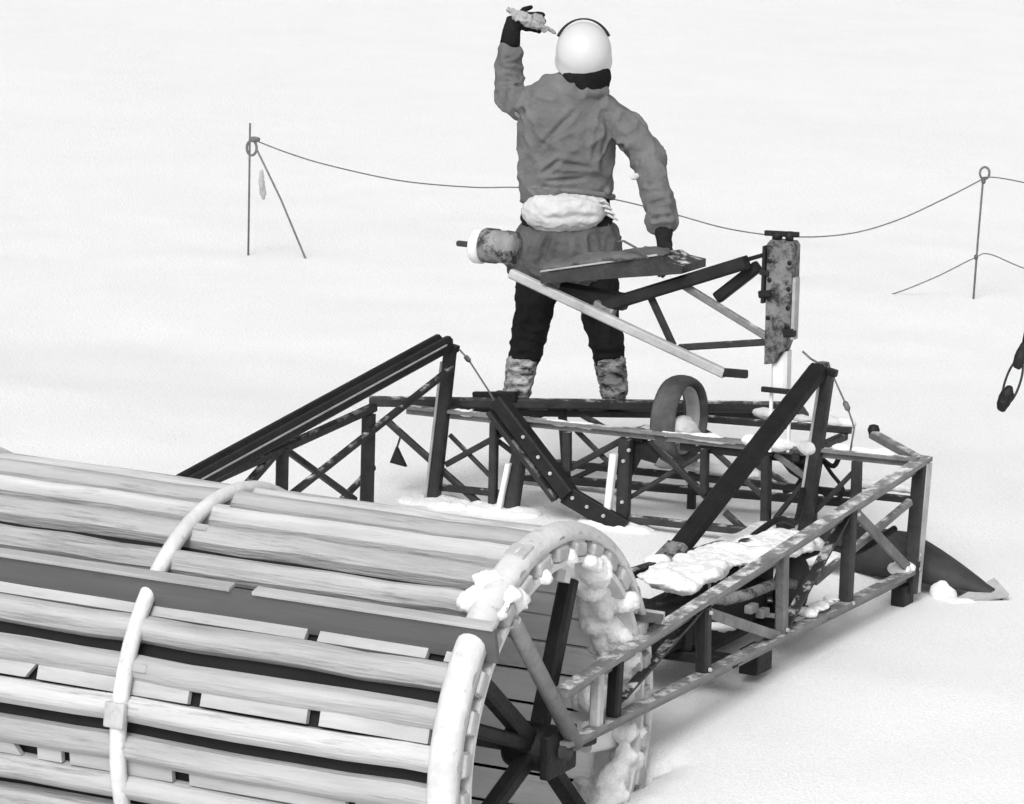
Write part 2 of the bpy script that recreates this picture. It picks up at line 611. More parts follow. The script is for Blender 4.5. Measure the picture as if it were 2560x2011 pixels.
# snow caked round the open end, thickest on the far side
def E0(c, r_): return ellipsoid_data(c, r_, 12, 8)
cr = []
rc = random.Random(3)
for k in range(120):
    phi = rc.uniform(60, 250)
    a = math.radians(phi)
    thick = 1.0 if phi > 110 else 0.75
    rr = rc.uniform(0.60, 0.69) if phi > 120 else rc.uniform(0.65, 0.70)
    x = rc.uniform(-0.16, 0.045)
    q = rc.uniform(0.022, 0.055) * thick
    cr.append(E0((x, -math.cos(a) * rr, math.sin(a) * rr), (q * 1.2, q, q)))
for k in range(14):
    phi = rc.uniform(50, 64)
    a = math.radians(phi)
    rr = rc.uniform(0.735, 0.775)
    q = rc.uniform(0.022, 0.034)
    cr.append(E0((rc.uniform(-0.10, 0.03), -math.cos(a) * rr, math.sin(a) * rr), (q * 1.9, q * 1.3, q)))
fused("snow_crust", cr, M["crust"], drum, 0.012, 5, 0.014, 8, (), 0.004, 36)
# paddles: form shading is put into a dark face and pale top edge
pad = bpy.data.meshes.new("paddle")
rings = []
for i in range(13):
    x = S1 + (S0 + 0.04 - S1) * i / 12
    j = random.uniform(-0.003, 0.003)
    rings.append([Vector((x, 0.010 + j, -0.04)), Vector((x, 0.010 + j, 0.086)), Vector((x, -0.010 + j, 0.086)), Vector((x, -0.010 + j, -0.04))])
v, f = loft_rings(rings)
pad.from_pydata([tuple(p) for p in v], [], f)
bm = bmesh.new(); bm.from_mesh(pad); bmesh.ops.recalc_face_normals(bm, faces=bm.faces[:]); bm.to_mesh(pad); bm.free()
pad.materials.append(M["fin"])
def lit_edge_mesh(x0, x1):  # pale strip standing in for light on the plate's top
    me = bpy.data.meshes.new("paddle_lit_edge")
    bm = box_data((x0, -0.020, 0.086), (x1, 0.026, 0.100), 0.003); bm.to_mesh(me); bm.free()
    me.materials.append(M["batten"])
    return me
lit_edges = [lit_edge_mesh(S1, -2.05), lit_edge_mesh(-1.98, -0.95), lit_edge_mesh(-0.86, S0 + 0.04)]
for k in range(3):
    pd = on_drum("paddle", pad, 40.5 + 112.5 * k, R_SLAT + 0.006)
    pd.rotation_euler.x -= math.radians(34)                     # the plates lean forward of the radius
    for me in lit_edges:
        link(bpy.data.objects.new("paddle_lit_edge", me), pd)
# hub, axle and spokes
revolve("hub", [(0, -0.16), (0.075, -0.16), (0.085, -0.14), (0.085, 0.0), (0.06, 0.01), (0, 0.012)], M["black"], drum, 24, 'X')
revolve("axle", [(0, S1 - 0.1), (0.032, S1 - 0.1), (0.032, 0.07), (0, 0.07)], M["steel_dark"], drum, 16, 'X')
for phi, L, w in ((112, 0.60, 0.062), (37, 0.60, 0.062), (20, 0.62, 0.05), (-23, 0.66, 0.062), (-138, 0.66, 0.062), (-171, 0.44, 0.055)):
    a = math.radians(phi)
    d = Vector((0, -math.cos(a), math.sin(a)))
    sx = -0.06
    bar("spoke", Vector((sx, 0, 0)) + d * 0.06, Vector((sx, 0, 0)) + d * L, w, w, M["black"], drum, 0.2, Vector((1, 0, 0)))
    bar("spoke_bracket", Vector((sx - 0.005, 0, 0)) + d * (L - 0.02), Vector((sx - 0.005, 0, 0)) + d * 0.655, 0.11, 0.05, M["white"], drum, 0.2, Vector((1, 0, 0)))

# ------------------------------------------------------------------ lattice frame
FR = empty("lattice_frame", (HUB.x, HUB.y, 0), YAW)
tag(FR, "welded lattice frame of grey and black steel bars behind the drum", "frame")
GS, DS, BK, PL = M["steel"], M["steel_dark"], M["black"], M["pale"]
# right arm, a tapering girder that ends at the drum's axle
X = 0.055
angle_bar("chord", (X, 3.33, 1.235), (X, -0.06, 0.99), 0.058, 0.020, GS, FR)
angle_bar("chord", (X, 3.26, 0.775), (X, -0.02, 0.800), 0.052, 0.018, GS, FR)
bar("post", (X, 3.275, 1.25), (X, 3.21, 0.70), 0.058, 0.052, DS, FR)
bar("post", (X + 0.026, 3.295, 1.24), (X + 0.022, 3.235, 0.70), 0.012, 0.06, PL, FR)
for t0, z0, t1, z1, w, m in ((2.536, 1.18, 2.529, 0.79, 0.050, DS), (1.866, 1.13, 1.886, 0.80, 0.044, GS), (1.144, 1.07, 1.16, 0.81, 0.050, DS),
                             (0.406, 1.02, 0.392, 0.82, 0.046, BK), (0.255, 1.01, 0.253, 0.82, 0.042, PL)):
    bar("post", (X - 0.006, t0, z0), (X - 0.006, t1, z1), w, w, m, FR)
for t0, z0, t1, z1, w, m in ((2.567, 1.165, 3.225, 0.784, 0.042, GS), (2.525, 1.15, 1.935, 0.81, 0.042, DS), (1.126, 1.05, 0.474, 0.86, 0.038, DS), (1.156, 1.045, 1.841, 0.805, 0.040, GS)):
    angle_bar("brace", (X - 0.012, t0, z0), (X - 0.012, t1, z1), w, 0.012, m, FR)
# inner girder of the right arm
XI = -0.50
bar("chord", (XI, 3.40, 0.915), (XI, 1.45, 1.03), 0.04, 0.04, DS, FR)
bar("chord", (XI, 3.25, 0.80), (XI, 1.30, 0.76), 0.04, 0.04, DS, FR)
for t in (1.5, 2.1, 2.8):
    bar("post", (XI, t, 1.0 - (t - 1.5) * 0.05), (XI, t, 0.78), 0.03, 0.03, DS, FR)
for t in (1.45, 2.35):
    bar("crossbar", (X, t, 0.79), (XI, t, 0.775), 0.045, 0.04, BK, FR)
bar("brace", (0.06, 3.15, 1.10), (-0.10, 2.55, 0.86), 0.03, 0.03, GS, FR)
# cross girder, front face
TY = 3.25
def tb(name, s0, z0, s1, z1, w, m, dy=0.0, h=None):
    return bar(name, (s0, TY + dy, z0), (s1, TY + dy, z1), w, h or w, m, FR, 0.16, Vector((0, 1, 0)))
angle_bar("chord", (-2.37, TY, 1.197), (0.05, TY, 1.245), 0.042, 0.014, GS, FR, flip=-1)
for s0, z0, s1, z1, w, m in ((-1.928, 1.19, -1.925, 0.72, 0.036, DS), (-1.572, 1.19, -1.567, 1.02, 0.034, DS), (-1.784, 1.19, -1.846, 0.72, 0.060, DS), (-1.291, 1.19, -1.294, 0.72, 0.054, DS),
                             (-0.918, 1.19, -0.914, 1.00, 0.034, DS), (-0.632, 1.20, -0.621, 0.72, 0.040, DS), (-0.221, 1.22, -0.218, 0.95, 0.040, DS)):
    tb("post", s0, z0, s1, z1, w, m)
# white strips that paint the lit left sides of the two wide posts
tb("post_lit_side", -1.828, 1.03, -1.885, 0.74, 0.024, M["white"], -0.05)
tb("post_lit_side", -1.322, 1.13, -1.345, 0.86, 0.032, M["white"], -0.05)
for s0, z0, s1, z1, w, m in ((-2.494, 1.141, -1.989, 0.80, 0.028, DS), (-2.175, 0.969, -1.845, 1.175, 0.026, DS), (-1.566, 1.025, -1.311, 1.185, 0.028, DS), (-1.187, 1.190, -0.902, 0.965, 0.026, DS),
                             (-0.828, 0.921, -0.64, 0.79, 0.026, DS), (-0.605, 1.20, -0.429, 1.10, 0.026, GS)):
    tb("brace", s0, z0, s1, z1, w, m, 0.03)
for s0, z0, s1, z1, w in ((-1.90, 0.86, -1.82, 1.17, 0.018), (-1.55, 1.19, -1.33, 1.02, 0.020), (-1.28, 0.93, -0.93, 1.17, 0.020), (-0.90, 1.18, -0.65, 1.00, 0.022), (-0.90, 0.98, -0.65, 1.18, 0.018), (-0.60, 0.92, -0.44, 1.14, 0.022),
                          (-1.93, 1.10, -1.58, 0.90, 0.020), (-2.17, 1.10, -1.94, 0.92, 0.018), (-0.43, 0.96, -0.23, 1.19, 0.020)):
    tb("brace", s0, z0, s1, z1, w, DS, 0.045)
tb("rail", -1.90, 0.985, -0.02, 1.03, 0.030, DS, 0.25)
tb("rail", -1.26, 0.845, -0.44, 0.868, 0.034, DS, 0.0)
tb("rail", -2.21, 0.865, -1.85, 0.875, 0.030, DS, 0.02)
# cross girder, rear face
def rb(name, s0, t0, z0, s1, t1, z1, w, m):
    return bar(name, (s0, t0, z0), (s1, t1, z1), w, w, m, FR, 0.16)
rb("chord", -2.05, 3.75, 0.846, -0.40, 3.75, 0.925, 0.036, DS)
rb("chord", -1.187, 3.75, 1.212, -0.46, 3.75, 1.241, 0.030, DS)
rb("post", -1.814, 3.68, 1.20, -1.809, 3.75, 0.80, 0.034, DS)
rb("post", -1.20, 3.75, 1.21, -1.20, 3.75, 0.78, 0.034, DS)
rb("post", -0.62, 3.75, 1.22, -0.62, 3.75, 0.70, 0.034, DS)
rb("brace", -1.958, 3.60, 1.131, -1.831, 3.68, 1.200, 0.024, DS)
rb("brace", -1.775, 3.70, 1.195, -1.615, 3.72, 1.12, 0.024, DS)
rb("brace", -1.80, 3.75, 0.86, -1.22, 3.75, 1.17, 0.024, DS)
rb("brace", -1.18, 3.75, 1.17, -0.64, 3.75, 0.92, 0.024, DS)
# long beam laid across the rear, on which the man stands, and its footboard
bar("crossbeam", (-2.52, 3.19, 1.228), (-0.93, 4.14, 1.228), 0.05, 0.042, DS, FR)
bar("footboard", (-2.22, 3.60, 1.171), (-0.94, 4.37, 1.171), 0.28, 0.03, M["hull"], FR)
bar("side_rail", (0.03, 3.36, 1.228), (-0.377, 3.80, 1.225), 0.038, 0.038, GS, FR)
revolve("rail_knob", [(0, -0.026), (0.02, -0.02), (0.027, 0), (0.02, 0.02), (0, 0.026)], BK, FR, 14, 'Z', (-0.372, 3.795, 1.245))
for s in (-2.17, -0.5):
    bar("crossbar", (s, 3.25, 1.205), (s, 3.78, 1.205), 0.034, 0.034, DS, FR)
# left arm
XL = -2.17
def lb(name, t0, z0, t1, z1, w, m, dx=0.0):
    return bar(name, (XL + dx, t0, z0), (XL + dx, t1, z1), w, w, m, FR, 0.16, Vector((1, 0, 0)))
lb("chord", 2.60, 1.336, 1.15, 1.245, 0.036, DS)
lb("post", 2.558, 1.313, 2.553, 0.60, 0.050, DS)
lb("post", 1.838, 1.290, 1.831, 0.40, 0.044, DS)
lb("brace", 3.237, 1.409, 1.80, 1.08, 0.028, DS, 0.03)
lb("brace", 1.880, 1.286, 2.50, 0.95, 0.026, DS, -0.03)
lb("brace", 1.774, 1.277, 1.50, 1.16, 0.034, DS)
lb("brace", 2.35, 0.90, 2.75, 1.04, 0.026, DS, -0.08)
bar("strut", (XL + 0.026, 3.215, 1.522), (XL + 0.026, 1.06, 1.272), 0.046, 0.07, BK, FR, 0.3)
bar("strut", (XL - 0.020, 3.205, 1.526), (XL - 0.020, 1.06, 1.277), 0.042, 0.07, BK, FR, 0.3)
bar("strut_seam", (XL + 0.052, 3.15, 1.528), (XL + 0.052, 1.12, 1.292), 0.006, 0.007, PL, FR)
# masts
def mast(s0, z0, s1, z1):
    tb("mast", s0, z0, s1, z1, 0.050, DS, -0.005)
    tb("mast_lit_edge", s0 - 0.032, z0 - 0.06, s1 - 0.032, z1 + 0.02, 0.012, PL, -0.02, 0.02)  # pale strip paints light along the mast's left side
    o = revolve("mast_head", [(0, -0.03), (0.028, -0.028), (0.034, 0.0), (0.024, 0.03), (0, 0.035)], M["mottled"], FR, 14, 'Z', (s0 - 0.02, TY - 0.01, z0 + 0.015))
    tb("head_bracket", s0 - 0.035, z0 + 0.02, s0 + 0.045, z0 + 0.004, 0.03, BK, -0.02)
mast(-2.150, 1.495, -2.225, 0.70)
mast(-0.366, 1.580, -0.460, 0.72)
# long black stays
bar("strut", (-0.40, TY - 0.03, 1.592), (-0.474, 2.0, 1.03), 0.082, 0.07, BK, FR, 0.25)
bar("strut_foot", (-0.47, 2.03, 1.05), (-0.50, 1.86, 0.97), 0.11, 0.07, M["mottled"], FR, 0.25)
bar("strut", (-1.885, TY - 0.06, 1.305), (-1.525, TY - 0.06, 0.93), 0.07, 0.075, BK, FR, 0.12, Vector((0, 1, 0)))
bar("strut_flange", (-1.905, TY - 0.09, 1.255), (-1.575, TY - 0.09, 0.905), 0.022, 0.05, DS, FR, 0.12, Vector((0, 1, 0)))
bar("end_plate", (-1.545, TY - 0.06, 0.93), (-1.255, TY - 0.06, 0.812), 0.085, 0.03, BK, FR, 0.12, Vector((0, 1, 0)))
bolt = bpy.data.meshes.new("bolt")
v, f = revolve_data([(0, 0.007), (0.006, 0.007), (0.0085, 0.004), (0.0085, -0.004), (0, -0.004)], 8)
bolt.from_pydata(v, [], f); bolt.materials.append(M["pale"])
for s, z, dy in ((-1.735, 1.165, -0.10), (-1.66, 1.085, -0.10), (-1.60, 1.02, -0.10), (-1.50, 0.92, -0.078), (-1.43, 0.89, -0.078), (-1.35, 0.86, -0.078), (-1.285, 1.10, -0.032), (-1.285, 0.92, -0.032), (-1.79, 1.12, -0.034), (-1.262, 1.150, -0.03), (-0.625, 0.86, -0.024)):
    o = link(bpy.data.objects.new("bolt", bolt), FR)
    o.location = (s, TY + dy, z); o.rotation_euler = (math.pi / 2, 0, 0)
for t, z in ((3.24, 0.80), (3.24, 0.86), (2.53, 0.80), (1.87, 0.83), (1.15, 0.83), (2.55, 1.16), (1.14, 1.05)):
    o = link(bpy.data.objects.new("bolt", bolt), FR)
    o.location = (X + 0.026, t, z); o.rotation_euler = (0, math.pi / 2, 0)
# gusset plates
def gusset(pts, y, th, m):
    v = [(s, y, z) for s, z in pts] + [(s, y + th, z) for s, z in pts]
    n = len(pts)
    f = [tuple(range(n))[::-1], tuple(range(n, 2 * n))] + [(i, (i + 1) % n, (i + 1) % n + n, i + n) for i in range(n)]
    o = mesh_obj("gusset", v, f, m, FR)
gusset([(-1.30, 1.19), (-1.12, 1.18), (-1.17, 1.09), (-1.24, 1.10), (-1.29, 1.00)], TY + 0.045, 0.008, BK)
gusset([(-1.05, 1.205), (-0.40, 1.215), (-0.40, 1.175), (-1.05, 1.165)], TY + 0.03, 0.008, BK)
gusset([(-0.62, 1.19), (-0.40, 1.20), (-0.42, 1.06), (-0.55, 1.12)], TY + 0.06, 0.008, BK)
gusset([(-2.425, 1.02), (-2.375, 0.935), (-2.455, 0.945)], TY + 0.02, 0.02, BK)
bar("hanger", (-2.425, TY + 0.03, 1.015), (-2.40, TY + 0.03, 1.09), 0.008, 0.008, DS, FR)
# hub bracket where the arm meets the axle
tube("arm_tube", [(X + 0.01, 0.06, 0.80), (X - 0.02, -0.39, 1.332)], 0.03, GS, FR, 14)
box("axle_bracket", (X - 0.05, -0.10, 0.70), (X - 0.012, 0.12, 0.86), BK, FR, 0.01)
# feet and boxes hung under the arm
box("foot", (X - 0.05, 3.12, 0.61), (X + 0.01, 3.24, 0.745), BK, FR, 0.012)
box("hanging_box", (X - 0.10, 1.70, 0.675), (X - 0.02, 1.84, 0.775), BK, FR, 0.006)
# snow lying on the bars and packed into the joints
sc_ = random.Random(11)
def clump(c, L, w_, h_, dirv):
    P = []
    d = Vector(dirv).normalized()
    for k in range(max(3, int(L / 0.035))):
        o_ = (k / max(2, int(L / 0.035) - 1) - 0.5) * L
        q = sc_.uniform(0.7, 1.2)
        P.append(ellipsoid_data(Vector(c) + d * o_ + Vector((sc_.uniform(-.006, .006), sc_.uniform(-.006, .006), 0)), ((0.034 + 0.5 * w_) * q, w_ * q, h_ * q), 10, 7))
    fused("snow_clump", P, M["crust"], FR, 0.009, 4, 0.010, 13)
for c, L, w_, h_, d in (((-0.57, 3.24, 1.255), 0.26, 0.035, 0.03, (1, 0, 0)), ((-0.95, 3.26, 1.235), 0.30, 0.026, 0.018, (1, 0, 0)), ((-1.55, 3.26, 1.225), 0.22, 0.022, 0.014, (1, 0, 0)), ((-0.20, 3.27, 1.262), 0.20, 0.024, 0.018, (1, 0, 0)),
                        ((-0.70, 3.78, 1.262), 0.40, 0.026, 0.020, (1, 0, 0)), ((-2.10, 3.26, 1.215), 0.16, 0.02, 0.014, (1, 0, 0)), ((-0.48, 2.75, 0.975), 0.40, 0.030, 0.020, (0, 1, 0)), ((-1.05, 3.55, 1.035), 0.40, 0.035, 0.022, (1, 0, 0)),
                        ((-0.20, 3.55, 1.06), 0.22, 0.035, 0.025, (1, 0, 0)), ((0.03, 3.22, 0.81), 0.14, 0.03, 0.025, (0, 1, 0)), ((0.03, 2.30, 0.83), 0.26, 0.022, 0.016, (0, 1, 0)), ((-1.30, 3.24, 0.80), 0.22, 0.09, 0.03, (1, 0, 0)),
                        ((-1.86, 3.24, 0.80), 0.22, 0.09, 0.03, (1, 0, 0)), ((-0.55, 3.26, 0.79), 0.45, 0.10, 0.035, (1, 0, 0)), ((-0.50, 1.95, 1.02), 0.10, 0.05, 0.03, (0, 1, 0)), ((-2.20, 3.24, 0.80), 0.20, 0.09, 0.026, (1, 0, 0))):
    clump(c, L, w_, h_, d)
# mast guy lines with turnbuckles
def guy(pts):
    g_ = tube("guy_line", pts, 0.004, M["rope"], FR, 6)
    a, b = Vector(pts[1]), Vector(pts[2])
    tube("turnbuckle", [a, a.lerp(b, 0.2), a.lerp(b, 0.8), b], [0.006, 0.012, 0.012, 0.006], M["mottled"], FR, 8)
guy([(-2.10, 3.23, 1.500), (-2.07, 3.23, 1.475), (-2.045, 3.23, 1.450), (-1.945, 3.22, 1.335), (-1.90, 3.20, 1.29)])
guy([(-0.335, 3.23, 1.57), (-0.285, 3.24, 1.47), (-0.268, 3.25, 1.43), (-0.24, 3.25, 1.36), (-0.26, 3.26, 1.24)])
tube("guy_line", [(-0.475, 3.22, 1.665), (-0.44, 3.23, 1.635), (-0.39, 3.24, 1.61)], 0.005, M["rope"], FR, 6)

# slack black hoses round the foot of the right mast and a wedge on the crossbeam
def hose(pts, r_=0.009):
    tube("hose", SPL(pts), r_, BK, FR, 8)
def SPL(pts, n=6):
    P = [Vector(p) for p in pts]
    out = []
    for i in range(len(P) - 1):
        p0, p1_, p2_, p3 = P[max(i - 1, 0)], P[i], P[i + 1], P[min(i + 2, len(P) - 1)]
        for k in range(n):
            t = k / n
            out.append(0.5 * ((2 * p1_) + (p2_ - p0) * t + (2 * p0 - 5 * p1_ + 4 * p2_ - p3) * t * t + (3 * p1_ - p0 - 3 * p2_ + p3) * t ** 3))
    return out + [P[-1]]
hose([(-0.471, 3.42, 1.15), (-0.497, 3.42, 1.096), (-0.444, 3.42, 1.031), (-0.379, 3.42, 1.008), (-0.348, 3.42, 1.053), (-0.405, 3.42, 1.117), (-0.42, 3.36, 1.18)])
hose([(-0.421, 3.35, 1.189), (-0.367, 3.35, 1.165), (-0.337, 3.36, 1.219), (-0.30, 3.40, 1.235)], 0.011)
hose([(-0.603, 3.5, 1.15), (-0.575, 3.5, 1.072), (-0.60, 3.5, 1.018), (-0.66, 3.52, 0.99)], 0.012)
hose([(-0.35, 2.30, 1.00), (-0.30, 2.60, 1.08), (-0.36, 2.95, 1.00), (-0.44, 3.20, 1.08)], 0.014)
hose([(-0.12, 2.25, 0.98), (-0.02, 2.50, 1.02), (-0.05, 2.85, 0.93), (0.0, 3.15, 0.98)], 0.014)
bar("wedge", (-2.17, 3.52, 1.235), (-1.95, 3.50, 1.262), 0.03, 0.045, BK, FR)

# ------------------------------------------------------------------ raised winch rig in front of the man
RG = empty("winch_rig", (HUB.x, HUB.y, 0), YAW)
tag(RG, "raised winch bracket of black and pale bars in front of the man's legs", "winch")
RT = 3.20
def ub(name, s0, z0, s1, z1, w, m, dy=0.0, h=None, ch=0.18):
    return bar(name, (s0, RT + dy, z0), (s1, RT + dy, z1), w, h or w, m, RG, ch, Vector((0, 1, 0)))
ub("sloping_bar", -1.81, 1.875, -0.79, 1.548, 0.040, PL, -0.06)
ub("end_stub", -0.815, 1.552, -0.69, 1.556, 0.034, BK, -0.06)
ub("jib_arm", -1.375, 1.772, -0.725, 2.022, 0.058, BK, -0.02)
ub("jib_brace", -0.70, 2.000, -0.880, 1.848, 0.050, BK, 0.04)
ub("thin_bar", -1.185, 1.85, -1.060, 1.63, 0.028, DS)
ub("thin_bar", -1.05, 1.905, -0.615, 1.706, 0.030, GS)
ub("thin_bar", -1.03, 1.625, -0.615, 1.693, 0.028, DS)
ub("rod", -0.774, 2.015, -0.60, 2.078, 0.018, BK)
# tray under the canvas
v = []
for y in (RT - 0.10, RT + 0.14):
    v += [(-1.645, y, 1.852), (-0.985, y, 1.958), (-0.985, y, 1.992), (-1.06, y, 2.002), (-1.10, y, 2.022), (-1.645, y, 1.895)]
f = [(0, 1, 2, 3, 4, 5), (11, 10, 9, 8, 7, 6)] + [(i, i + 6, (i + 1) % 6 + 6, (i + 1) % 6) for i in range(6)]
tray = mesh_obj("tray", v, f, M["steel_dark"], RG)
bm = bmesh.new(); bm.from_mesh(tray.data); bmesh.ops.recalc_face_normals(bm, faces=bm.faces[:]); bm.to_mesh(tray.data); bm.free()
ub("tray_lip", -1.645, 1.905, -1.10, 2.028, 0.008, PL, -0.104)
ub("under_box", -1.60, 1.81, -1.30, 1.79, 0.07, BK, 0.02)
ub("under_box", -1.42, 1.77, -1.33, 1.74, 0.05, M["mottled"], -0.03)
# perforated upright at the right end, on a white post
pts = [(-0.625, 1.60), (-0.632, 2.11), (-0.618, 2.128), (-0.520, 2.128), (-0.507, 2.11), (-0.507, 1.75), (-0.535, 1.67), (-0.575, 1.61)]
v = [(a_, RT - 0.035, z) for a_, z in pts] + [(a_, RT + 0.035, z) for a_, z in pts]
n = len(pts)
f = [tuple(range(n))[::-1], tuple(range(n, 2 * n))] + [(i, (i + 1) % n, (i + 1) % n + n, i + n) for i in range(n)]
vp = mesh_obj("upright", v, f, M["mottled"], RG)
bm = bmesh.new(); bm.from_mesh(vp.data); bmesh.ops.recalc_face_normals(bm, faces=bm.faces[:])
bmesh.ops.bevel(bm, geom=[e for e in bm.edges if abs(e.verts[0].co.y - e.verts[1].co.y) < 1e-4], offset=0.005, segments=2, affect='EDGES'); bm.to_mesh(vp.data); bm.free()
for a_, z, r_ in ((-0.613, 2.04, 0.010), (-0.613, 1.96, 0.010), (-0.613, 1.88, 0.010), (-0.613, 1.80, 0.010), (-0.525, 2.04, 0.010), (-0.525, 1.93, 0.010), (-0.525, 1.85, 0.010), (-0.525, 1.77, 0.012)):
    tube("rivet_hole", [(a_, RT - 0.038, z), (a_, RT - 0.030, z)], r_, M["black"], RG, 10)
ub("side_flange", -0.640, 1.86, -0.640, 2.10, 0.014, BK, -0.02, 0.05)
ub("side_flange", -0.498, 1.72, -0.498, 1.98, 0.014, M["pale"], -0.02, 0.05)
ub("clamp", -0.655, 1.895, -0.600, 1.905, 0.03, BK, -0.035)
ub("clamp", -0.655, 1.99, -0.615, 1.985, 0.022, BK, -0.035)
ub("clamp", -0.535, 1.745, -0.490, 1.75, 0.035, BK, -0.035)
tube("head_bolt", [(-0.60, RT, 2.125), (-0.60, RT, 2.16)], 0.022, M["black"], RG, 10)
tube("head_bolt", [(-0.545, RT, 2.125), (-0.545, RT, 2.165)], 0.018, M["black"], RG, 10)
ub("head_bar", -0.655, 2.150, -0.505, 2.156, 0.022, BK, 0.0)
ub("upright_post", -0.568, 1.66, -0.565, 1.497, 0.070, M["white"], 0.02)
ub("prop", -0.600, 1.50, -0.595, 1.225, 0.014, M["white"], 0.0)
ub("prop", -0.535, 1.50, -0.530, 1.225, 0.014, M["white"], 0.04)
ub("upright_shoe", -0.63, 1.495, -0.50, 1.497, 0.022, BK, -0.03)
# motor at the left end
revolve("motor", [(0, -1.975), (0.070, -1.975), (0.076, -1.965), (0.076, -1.91), (0.071, -1.905), (0.071, -1.87), (0.074, -1.865), (0.070, -1.82), (0, -1.81)], M["mottled"], RG, 28, 'X', (0, RT, 1.975))
revolve("flange", [(0, -2.020), (0.070, -2.020), (0.076, -2.012), (0.076, -1.977), (0, -1.975)], M["white"], RG, 28, 'X', (0, RT, 1.968))
revolve("shaft", [(0, -2.105), (0.011, -2.105), (0.013, -2.10), (0.013, -2.05), (0.02, -2.045), (0.02, -2.02), (0, -2.02)], DS, RG, 14, 'X', (0, RT, 1.970))

# scrap of canvas lying on the tray
def E(c, r, rot=None): return ellipsoid_data(c, r, 22, 14, rot)
CV = empty("canvas_sheet", W(-1.6, RT, 1.86), YAW)
tag(CV, "grey canvas sheet lying on the winch tray under the man's right glove", "canvas")
def cv(s, t, z): return Vector((s + 1.6, t, z - 1.86))
fused("sheet", [E(cv(-1.24, -0.02, 2.005), (0.17, 0.11, 0.022), Matrix.Rotation(-0.13, 3, 'Y')), E(cv(-1.42, 0.0, 1.965), (0.16, 0.11, 0.03), Matrix.Rotation(-0.18, 3, 'Y')), E(cv(-1.58, 0.0, 1.925), (0.12, 0.11, 0.03), Matrix.Rotation(-0.2, 3, 'Y'))], M["canvas"], CV, 0.010, 4, 0.010, 9, (), 0.003, 26)
tube("drawcord", [cv(-1.30, -0.10, 2.065), cv(-1.25, -0.12, 2.075), cv(-1.19, -0.13, 2.055), cv(-1.13, -0.13, 2.015)], 0.005, M["rope"], CV, 6)

# ------------------------------------------------------------------ wheel wedged in the cross girder
WH = empty("small_wheel", W(-1.13, 3.44, 1.262), YAW)
tag(WH, "small worn rubber wheel standing on the frame, right of the man's boots", "wheel")
prof = []
for k in range(15):
    a = 2 * math.pi * k / 14
    prof.append((0.172 + 0.023 * math.cos(a), 0.058 * math.sin(a) * (1.0 if math.cos(a) < 0.4 else 0.92)))
revolve("tyre", prof, M["tyre"], WH, 40, 'X')
revolve("rim", [(0.150, -0.030), (0.140, -0.032), (0.134, -0.012), (0.134, 0.012), (0.140, 0.032), (0.150, 0.030), (0.150, -0.030)], M["pale"], WH, 32, 'X')

# white bundle lying in front of the wheel
BN = empty("white_bundle", W(-1.12, 3.33, 1.20), YAW)
tag(BN, "white cloth bundle lying on the frame against the small wheel", "bundle")
fused("bundle_cloth", [E((0, 0, 0.02), (0.14, 0.06, 0.035)), E((0.06, 0.0, 0.05), (0.07, 0.055, 0.05)), E((-0.12, 0, 0.01), (0.08, 0.05, 0.025)), E((0.13, 0, 0.0), (0.10, 0.05, 0.022))], M["cloth"], BN, 0.009, 5, 0.008, 16, (), 0.003, 30)
box("strap", (-0.155, -0.062, -0.02), (-0.10, 0.062, 0.035), M["black"], BN, 0.01)

# ------------------------------------------------------------------ engine in the right arm
EN = empty("engine", W(-0.25, 1.85, 0.80), YAW)
tag(EN, "black engine with pale pipes sitting inside the right-hand girder", "engine")
def eb(name, lo, hi, m, bev=0.012): return box(name, lo, hi, m, EN, bev)
eb("crankcase", (-0.13, -0.42, 0.0), (0.13, 0.30, 0.16), M["black"], 0.03)
eb("sump", (-0.10, -0.34, -0.06), (0.10, 0.22, 0.0), M["black"], 0.03)
for k in range(3):
    y0 = -0.36 + k * 0.21
    c_ = revolve("cylinder", [(0, 0.12), (0.07, 0.12), (0.07, 0.15), (0.062, 0.155), (0.07, 0.16), (0.07, 0.185), (0.062, 0.19), (0.068, 0.195), (0.066, 0.24), (0.04, 0.262), (0, 0.265)], M["black"], EN, 20, 'Z', (0.02 - 0.03 * k, y0 + 0.075, 0.0))
    tube("plug_lead", [(0.02, 0.0, 0.26), (0.06, 0.02, 0.29), (0.11, 0.0, 0.25), (0.13, -0.04, 0.15)], 0.006, M["pale"], c_, 6)
eb("side_panel", (0.02, -0.55, 0.02), (0.06, 0.50, 0.22), M["black"], 0.01)
eb("gearbox", (-0.10, -0.60, 0.02), (0.10, -0.42, 0.20), M["black"], 0.03)
for y0, z0, L in ((-0.52, 0.16, 0.05), (-0.40, 0.06, 0.09), (-0.12, 0.13, 0.05), (0.0, 0.05, 0.07), (0.26, 0.10, 0.10), (0.40, 0.04, 0.05)):
    tube("pipe_stub", [(0.07, y0, z0), (0.09, y0 + L * 0.5, z0 + 0.012), (0.075, y0 + L, z0 - 0.008)], 0.010, M["pale"], EN, 8)
tube("exhaust_pipe", [(0.13, -0.30, 0.20), (0.19, -0.28, 0.19), (0.21, -0.10, 0.18), (0.21, 0.15, 0.17), (0.20, 0.36, 0.13), (0.16, 0.42, 0.08)], 0.022, M["mottled"], EN, 12)
tube("intake_pipe", [(0.12, -0.36, 0.10), (0.18, -0.34, 0.10), (0.20, -0.24, 0.08), (0.18, -0.16, 0.06)], 0.016, M["white"], EN, 12)
for y0, z0 in ((-0.20, 0.04), (0.05, 0.06), (0.16, 0.02)):
    o = eb("fitting", (0.13, y0, z0), (0.165, y0 + 0.07, z0 + 0.035), M["pale"], 0.008)
